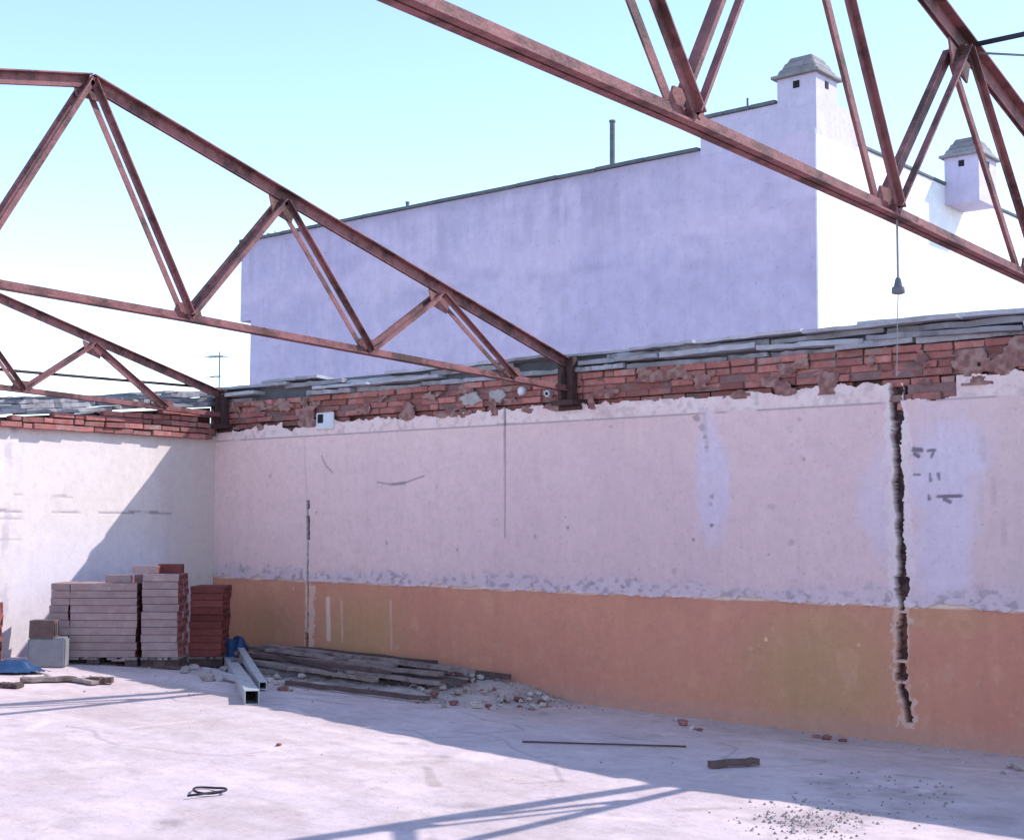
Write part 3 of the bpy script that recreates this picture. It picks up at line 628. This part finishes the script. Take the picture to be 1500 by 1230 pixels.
def pack(name, org, label, cols, layers, h, rows, mats, seed, pallet=True, group=None):
    r_ = random.Random(seed); t = empty(name, org, ang); tag(t, label, 'brick pallet', group)
    Lt = sum(c_ for c_ in cols)
    ms = {}
    z = .11 if pallet else 0
    if pallet:
        for y in (.0, rows*.25/2-.05, rows*.25-.1):
            b = MB(); b.box((-.02, y, .0), (Lt+.02, y+.1, .022)); b.obj('pallet_board', M['wood_dark'], t)
            for x in (.0, Lt/2-.06, Lt-.12):
                b = MB(); b.box((x, y+.004, .022), (x+.12, y+.096, .085)); b.obj('pallet_block', M['wood_dark'], t)
        for k in range(5):
            x = k*(Lt-.1)/4; b = MB(); b.box((x, -.02, .085), (x+.1, rows*.25+.02, .107)); b.obj('pallet_board', M['wood'], t)
    for l in range(layers):
        for rw in range(rows):
            x = 0
            for ci, c_ in enumerate(cols):
                key = (c_, (l*7+rw*3+ci) % 4)
                if key not in ms: ms[key] = board_mesh(c_-.012, .238, h-.005, seed*50+len(ms), mats)
                link('clay_board', ms[key], t, (x+r_.uniform(-.012, .012), rw*.25+r_.uniform(-.01, .008), z+l*h), (0, 0, r_.uniform(-.012, .012)))
                x += c_
    return t, z+layers*h
base = Vector((float(A[0]), float(A[1]), float(A[2])-.01))
t1, h1 = pack('brick_pallet', base-dirx*.90, 'wide pallet of dusty clay boards beside the end wall', (.20, .68), 10, .074, 2, CL, 1)
t2, h2 = pack('brick_pallet', base+dirx*.02, 'taller narrow pallet of clay boards with red hollow ends', (.37,), 11, .076, 2, CL, 2)
back = Vector((-.667, .745, 0))
p3 = base+dirx*.31+back*.93
t3, h3 = pack('brick_pallet', Vector((p3.x, p3.y, float(fz(p3.x, p3.y))-.01)), 'pallet of dark red bricks in the shade of the wall corner', (.36,), 10, .075, 2, CLR, 3)
def on(t, h, lx, ly): return t.matrix_basis @ Vector((lx, ly, h))
lo = board_mesh(.26, .12, .075, 71, CL); lo2 = board_mesh(.24, .12, .09, 72, CLR)
for (t, h, lx, ly, me, rz, lab) in ((t1, h1, .52, .1, lo, .1, 'loose dusty brick lying on the wide clay pallet'), (t1, h1, .76, .32, lo, -.3, 'tilted loose brick lying deeper on the wide clay pallet'),
        (t2, h2, -.12, .06, lo, .05, 'pale loose brick on top of the taller clay pallet'), (t2, h2, .10, .22, lo2, -.05, 'dark red loose brick on top of the taller clay pallet')):
    P = on(t, h, lx, ly); tag(link('loose_brick', me, None, P, (0, 0, ang+rz)), lab, 'brick', 'loose bricks on the pallets')
# grey block with a crate-like brick with painted-in shade on it, left edge stack
P = fhit(67, 978); g = MB(); g.box((-.18, 0, 0), (.18, .22, .29))
o = g.obj('cement_block', M['cement'], bevel=.015, seg=2); o.location = P; o.rotation_euler = (0, 0, ang+.1); tag(o, 'grey cement block standing on the floor before the clay pallets', 'block')
blk = o
me = board_mesh(.24, .21, .17, 75, [M['wood_dark']]*2+[M['black']]); bpy.context.view_layer.update()  # dark brown puts the shade on this brick into its colour
tag(link('hollow_brick', me, None, blk.matrix_world @ Vector((-.17, .0, .291)), (0, 0, ang+.05)), 'hollow brick with painted-in shade sitting on the grey cement block', 'brick')
P = fhit(-62, 975); st = [M['clay_red']]*2+[M['black']]
for k in range(5):
    me = board_mesh(.34, .24, .12, 80+k, st); tag(link('hollow_brick', me, None, (P[0], P[1], float(P[2])+.122*k), (0, 0, ang+random.uniform(-.08, .08))), 'orange hollow brick in the short stack by the end wall', 'brick', 'short stack of orange hollow bricks')
# blue tarpaulins
def tarp(name, P, w, d, h, seed, label):
    n = 22; U_, V_ = np.meshgrid(np.linspace(-1, 1, n), np.linspace(-1, 1, n), indexing='ij')
    rr_ = np.clip(1-np.hypot(U_, V_)+.35*(fbm(U_*2, V_*2, seed)-.5), 0, 1)
    zz_ = h*sstep(0, .7, rr_)*(.35+1.1*fbm(U_*3+3, V_*3, seed+1, 4))
    me_pos = (U_*w+.04*(fbm(U_*5, V_*5, seed+2)-.5), V_*d, zz_+.004)
    o = grid_obj(name, U_, V_, me_pos, np.ones(U_.shape+(3,)), M['blue'], keep=rr_ > .04); o.location = (P[0], P[1], float(P[2])+.01); o.rotation_euler = (0, 0, ang); return tag(o, label, 'tarpaulin')
P = hit(343, 955, 1, -.5); P[2] = float(fz(P[0], P[1])); tarp('tarpaulin', P, .27, .22, .27, 5, 'crumpled blue tarpaulin between the red pallet and the timber pile')
P = fhit(15, 985); tarp('tarpaulin', P,   .38, .2, .1, 7, 'crumpled blue tarpaulin beside the grey cement block')
# square galvanised tubes
def sqtube(P, Q, w, label, lift=0):
    P, Q = Vector(P), Vector(Q); d = (Q-P); L = d.length; b = MB(); h = w/2; t_ = .006
    o_ = [(-h, -h), (h, -h), (h, h), (-h, h)]; i_ = [(-h+t_, -h+t_), (h-t_, -h+t_), (h-t_, h-t_), (-h+t_, h-t_)]
    for k in range(4):
        k2 = (k+1) % 4
        b.add([(0, *o_[k]), (0, *o_[k2]), (L, *o_[k2]), (L, *o_[k])], [(0, 1, 2, 3)])
        b.add([(0, *i_[k]), (0, *i_[k2]), (L, *i_[k2]), (L, *i_[k])], [(3, 2, 1, 0)])
        for x in (0, L): b.add([(x, *o_[k]), (x, *o_[k2]), (x, *i_[k2]), (x, *i_[k])], [(0, 1, 2, 3)])
    me = bpy.data.meshes.new('square_tube'); me.from_pydata(b.v, [], b.f); me.materials.append(M['galv']); me.update()
    q = d.to_track_quat('X', 'Z'); o = link('square_tube', me, None, P); o.rotation_mode = 'QUATERNION'; o.rotation_quaternion = q; return tag(o, label, 'metal tube')
def fp(px, py, up=0): P = fhit(px, py); return Vector((P[0], P[1], float(P[2])+up))
Q = fp(369, 1032, .062); P = fp(330, 972, .075); sqtube(P, Q, .12, 'thick galvanised square tube with its open black end out on the floor')
P2_ = fp(352, 980, .2); Q2 = fp(385, 1012, .05); sqtube(P2_, Q2, .07, 'thinner galvanised square tube lying beside the thick one')
sqtube(fp(300, 988, .05), fp(352, 1003, .05), .05, 'small galvanised tube lying crosswise under the thick one')
# ------------------------------------------------------------------ rubble bank and timber pile along the wall
xs = np.linspace(.9, 5.6, 150); ys = np.linspace(-.0, -1.5, 60); U_, V_ = np.meshgrid(xs, ys, indexing='ij')
prof_ = sstep(.9, 1.8, U_)*sstep(5.6, 4.4, U_); na = fbm(U_*2, V_*2, 120); nb = fbm(U_*8, V_*8, 121)
hgt = prof_*(.17*sstep(1.25, .15, -V_+.5*(na-.5)))*(.6+.8*nb)
cc = np.empty(U_.shape+(3,)); cc[:] = (.36, .325, .325); cc = lerp(cc, (.24, .2, .19), sstep(.45, .65, nb)*.6); cc = lerp(cc, (.47, .44, .45), sstep(.5, .7, na)*.5)
def bank(x, y):
    if not (.9 < x < 5.6 and -1.5 < y <= 0): return 0.
    a_ = float(fbm(np.array(x*2.), np.array(y*2.), 120)); b_ = float(fbm(np.array(x*8.), np.array(y*8.), 121))
    return float(sstep(.9, 1.8, x)*sstep(5.6, 4.4, x)*.17*sstep(1.25, .15, -y+.5*(a_-.5)))*(.6+.8*b_)
cc = cc*np.array((1.35, 1.2, 1.1))
o = grid_obj('rubble_bank', U_, V_, (U_, V_, fz(U_, V_)+hgt-.012), cc, M['plaster']); tag(o, 'bank of plaster dust and crumbs under the timber pile', 'rubble', kind='stuff')
def plank(P, Q, w, th, mname, label, cat='plank', grp='timbers piled along the wall', seed=0):
    P, Q = Vector(P), Vector(Q); d = Q-P; L = d.length; r_ = random.Random(seed); b = MB(); n = 8
    sw = [(r_.uniform(-.01, .01), r_.uniform(-.006, .006)) for _ in range(n+1)]
    vs = []
    for i in range(n+1):
        x = L*i/n; a_, e = sw[i]; ww = w*r_.uniform(.93, 1.05); vs += [(x, a_-ww/2, e), (x, a_+ww/2, e), (x, a_+ww/2, e+th), (x, a_-ww/2, e+th)]
    fs = [(4*i+k, 4*i+(k+1) % 4, 4*i+4+(k+1) % 4, 4*i+4+k) for i in range(n) for k in range(4)]+[(3, 2, 1, 0), (4*n, 4*n+1, 4*n+2, 4*n+3)]
    b.add(vs, fs); o = b.obj('timber_plank', M[mname]); q = d.to_track_quat('X', 'Z'); o.location = P; o.rotation_mode = 'QUATERNION'; o.rotation_quaternion = q
    return tag(o, label, cat, grp)
r = random.Random(12)
plank((1.75, -.14, .285), (4.72, -.14, .205), .05, .05, 'wood_dark', 'long dark batten topmost in the pile against the ochre wall', seed=1)
plank((.75, -.18, .29), (2.9, -.16, .25), .1, .03, 'wood', 'board at the corner end of the pile close to the wall', seed=2)
F0 = fp(420, 1004); F1 = fp(628, 1030)
plank((F0.x, F0.y, F0.z+.01), (F1.x, F1.y, F1.z+.02), .05, .04, 'wood_dark', 'front dark timber lying lowest on the floor before the pile', seed=3)
k = 0
for lay in range(3):
    for i in range(7-2*lay):
        y = -.27-.115*i-.05*lay+r.uniform(-.03, .03); x0 = r.uniform(1.2, 2.3); x1 = r.uniform(3.7, 4.75)-.05*i
        zb = .10+.052*lay+.05*(1-i/7.)
        z0 = float(fz(x0, y))+zb; z1 = float(fz(x1, y))+zb+r.uniform(-.02, .02)
        plank((x0, y+r.uniform(-.06, .06), z0), (x1, y+r.uniform(-.06, .06), z1), r.uniform(.06, .12), r.uniform(.025, .045), ('wood', 'wood', 'wood_dark')[r.randrange(3)], 'weathered plank among the timbers heaped along the ochre wall', grp='heaped planks along the wall', seed=20+k); k += 1
def chunk_mesh(s, seed, m):
    r_ = random.Random(seed); bm = bmesh.new(); bmesh.ops.create_icosphere(bm, subdivisions=1, radius=1)
    for v in bm.verts: v.co = Vector((v.co.x*s[0], v.co.y*s[1], v.co.z*s[2]))*r_.uniform(.65, 1.15)
    zmin = min(v.co.z for v in bm.verts)
    for v in bm.verts: v.co.z = max(v.co.z-zmin-.12*s[2], 0)
    me = bpy.data.meshes.new('chunk'); bm.to_mesh(me); bm.free(); me.materials.append(m); return me
CH = [chunk_mesh((1, .75, .6), 300+i, M['rubble']) for i in range(6)]; CHB = [chunk_mesh((1, .6, .5), 320+i, M['brick']) for i in range(4)]
def chunk(px, py, s, red, label, grp, dz=0):
    P = fhit(px, py, .06 if py < 1032 and 300 < px < 800 else 0); P[1] = min(P[1], -.08); P[2] = float(fz(P[0], P[1])); me = (CHB if red else CH)[random.randrange(4)]
    o = link('rubble_lump', me, None, (P[0], P[1], float(P[2])+bank(P[0], P[1])-.008), (0, 0, random.uniform(0, 6.2))); o.scale = (s, s, s); return tag(o, label, 'rubble', grp)
for i in range(34): chunk(random.uniform(600, 705), random.uniform(1006, 1027), random.uniform(.03, .085), random.random() < .2, 'pale plaster lump at the open end of the timber pile', 'plaster lumps by the timber pile', .04)
for i in range(30): chunk(random.uniform(700, 800), random.uniform(1015, 1030), random.uniform(.025, .07), random.random() < .2, 'plaster lump along the wall foot past the timber pile', 'plaster lumps at the wall foot', .01)
for i in range(22): chunk(random.uniform(270, 330), random.uniform(968, 990), random.uniform(.03, .08), False, 'pale lump in the rubble between pallet and galvanised tubes', 'lumps beside the pallets', 0)
for i in range(14): chunk(random.uniform(380, 470), random.uniform(985, 1003), random.uniform(.03, .07), random.random() < .2, 'lump of plaster beside the corner end of the timbers', 'lumps beside the timbers', .01)
for px, py, s, rd in ((1000, 1062, .075, 1), (1015, 1068, .05, 0), (990, 1056, .05, 0), (1025, 1070, .04, 1)): chunk(px, py, s, rd, 'pinkish broken brick piece on the floor near the ochre wall', 'broken brick pieces by the ochre wall')
for px, py, s in ((1195, 1080, .05), (1212, 1083, .06), (1235, 1086, .05)): chunk(px, py, s, 1, 'dark brick crumb lying at the wall foot left of the big crack', 'brick crumbs by the crack')
chunk(408, 1092, .035, 1, 'single small dark stone on the sunlit floor', None)
for px, py, s in ((1480, 1124, .05), (1492, 1128, .06), (1470, 1133, .03)): chunk(px, py, s, 0, 'stone lying at the wall foot past the big crack', 'stones past the crack')
for i in range(10): chunk(random.uniform(0, 140), random.uniform(990, 1003), random.uniform(.02, .05), random.random() < .5, 'small crumb on the floor before the clay pallets', 'crumbs before the pallets')
for i in range(9):
    x0 = r.uniform(1.3, 3.4); y0 = r.uniform(-.95, -.3); L = r.uniform(.7, 1.7); an = r.uniform(-.35, .2)
    x1, y1 = x0+L*math.cos(an), min(y0+L*math.sin(an), -.1)
    plank((x0, y0, float(fz(x0, y0))+r.uniform(.12, .24)), (x1, y1, float(fz(x1, y1))+r.uniform(.12, .22)), r.uniform(.03, .06), .025, ('wood', 'wood_dark')[i % 2], 'thin batten strewn crosswise over the heaped planks', grp='thin battens over the planks', seed=90+i)
b = MB(); rg = random.Random(35)
for i in range(2600):
    u = rg.random()
    if u < .45: x, y = rg.uniform(1.0, 5.8), -abs(rg.gauss(0, .55))-.02
    elif u < .7: x, y = rg.uniform(5.0, 10.3), -abs(rg.gauss(0, .25))-.02
    elif u < .85: x, y = rg.uniform(1.0, 3.5), -rg.uniform(.6, 2.8)
    else: x, y = rg.uniform(2, 10.3), -rg.uniform(0, 4.5)
    s_ = rg.uniform(.004, .012)*(1.9 if rg.random() < .08 else 1); a = rg.uniform(0, 6.3); n = 5; zf = float(fz(x, y))+bank(x, y)-.004
    ring = [(x+s_*math.cos(a+k*2*math.pi/n)*rg.uniform(.7, 1.3), y+s_*math.sin(a+k*2*math.pi/n)*rg.uniform(.7, 1.3), zf-.004) for k in range(n)]
    b.add(ring+[(x, y, zf+s_*.9)], [(k, (k+1) % n, n) for k in range(n)], 0 if rg.random() < .7 else 1)
tag(b.obj('floor_crumbs', [M['rubble'], M['brick']]), 'fine crumbs of plaster and brick strewn over the floor', 'rubble', kind='stuff')
# flat offcuts before the pallets
for i, (a, b_, w, th, mn, lab) in enumerate((((30, 1000), (110, 998), .14, .035, 'wood', 'flat grey offcut board before the cement block'), ((0, 1006), (30, 1008), .12, .03, 'wood_dark', 'short dark offcut board by the blue tarpaulin'), ((128, 1001), (165, 1002), .09, .05, 'wood_dark', 'stubby dark offcut before the wide clay pallet'), ((95, 996), (140, 1004), .08, .03, 'wood', 'slanted grey offcut between cement block and pallet'))):
    plank(fp(*a, .012), fp(*b_, .012), w, th, mn, lab, grp='offcuts before the pallets', seed=60+i)
# loose things on the floor
plank(fp(1040, 1126, .012), fp(1110, 1121, .012), .045, .045, 'wood_dark', 'short dark stick lying alone on the shaded floor', 'stick', None, 70)
P, Q = fp(765, 1088, .012), fp(1005, 1095, .012); b = MB(); b.tube([P.lerp(Q, i/6)+Vector((0, 0, 0)) for i in range(7)], .007, 8); tag(b.obj('steel_rod', M['wood_dark'], smooth=True), 'thin long steel rod lying on the shaded floor', 'rod')
C0 = fp(306, 1161, .02); b = MB(); pts = []
for i in range(41):
    a = i/40*2*math.pi*1.05; rr_ = .11+.012*math.sin(3*a); pts.append((C0.x+rr_*1.0*math.cos(a)*1.0, C0.y+rr_*math.sin(a)*.75, C0.z+.006*math.sin(2*a)))
pts.append((C0.x+.06, C0.y-.2, C0.z)); b.tube(pts, .007, 8); tag(b.obj('wire_loop', M['cable'], smooth=True), 'loop of dark wire lying on the sunlit floor', 'wire')
# gravel patch
b = MB(); rg = random.Random(33)
for i in range(700):
    px = rg.gauss(1180, 45); py = rg.gauss(1205, 13)
    if i > 520: px, py = rg.uniform(1150, 1400), rg.uniform(1130, 1215)
    P = fhit(px, py); s = .004+.016*rg.random()**2.5; a = rg.uniform(0, 6.3); n = 5
    ring = [(P[0]+s*math.cos(a+k*2*math.pi/n)*rg.uniform(.7, 1.2), P[1]+s*math.sin(a+k*2*math.pi/n)*rg.uniform(.7, 1.2), float(P[2])-.004) for k in range(n)]
    b.add(ring+[(P[0], P[1], float(P[2])+s*.9)], [(k, (k+1) % n, n) for k in range(n)])
tag(b.obj('gravel', M['gravel']), 'scatter of fine gravel on the floor at the edge of the shade', 'gravel', kind='stuff')
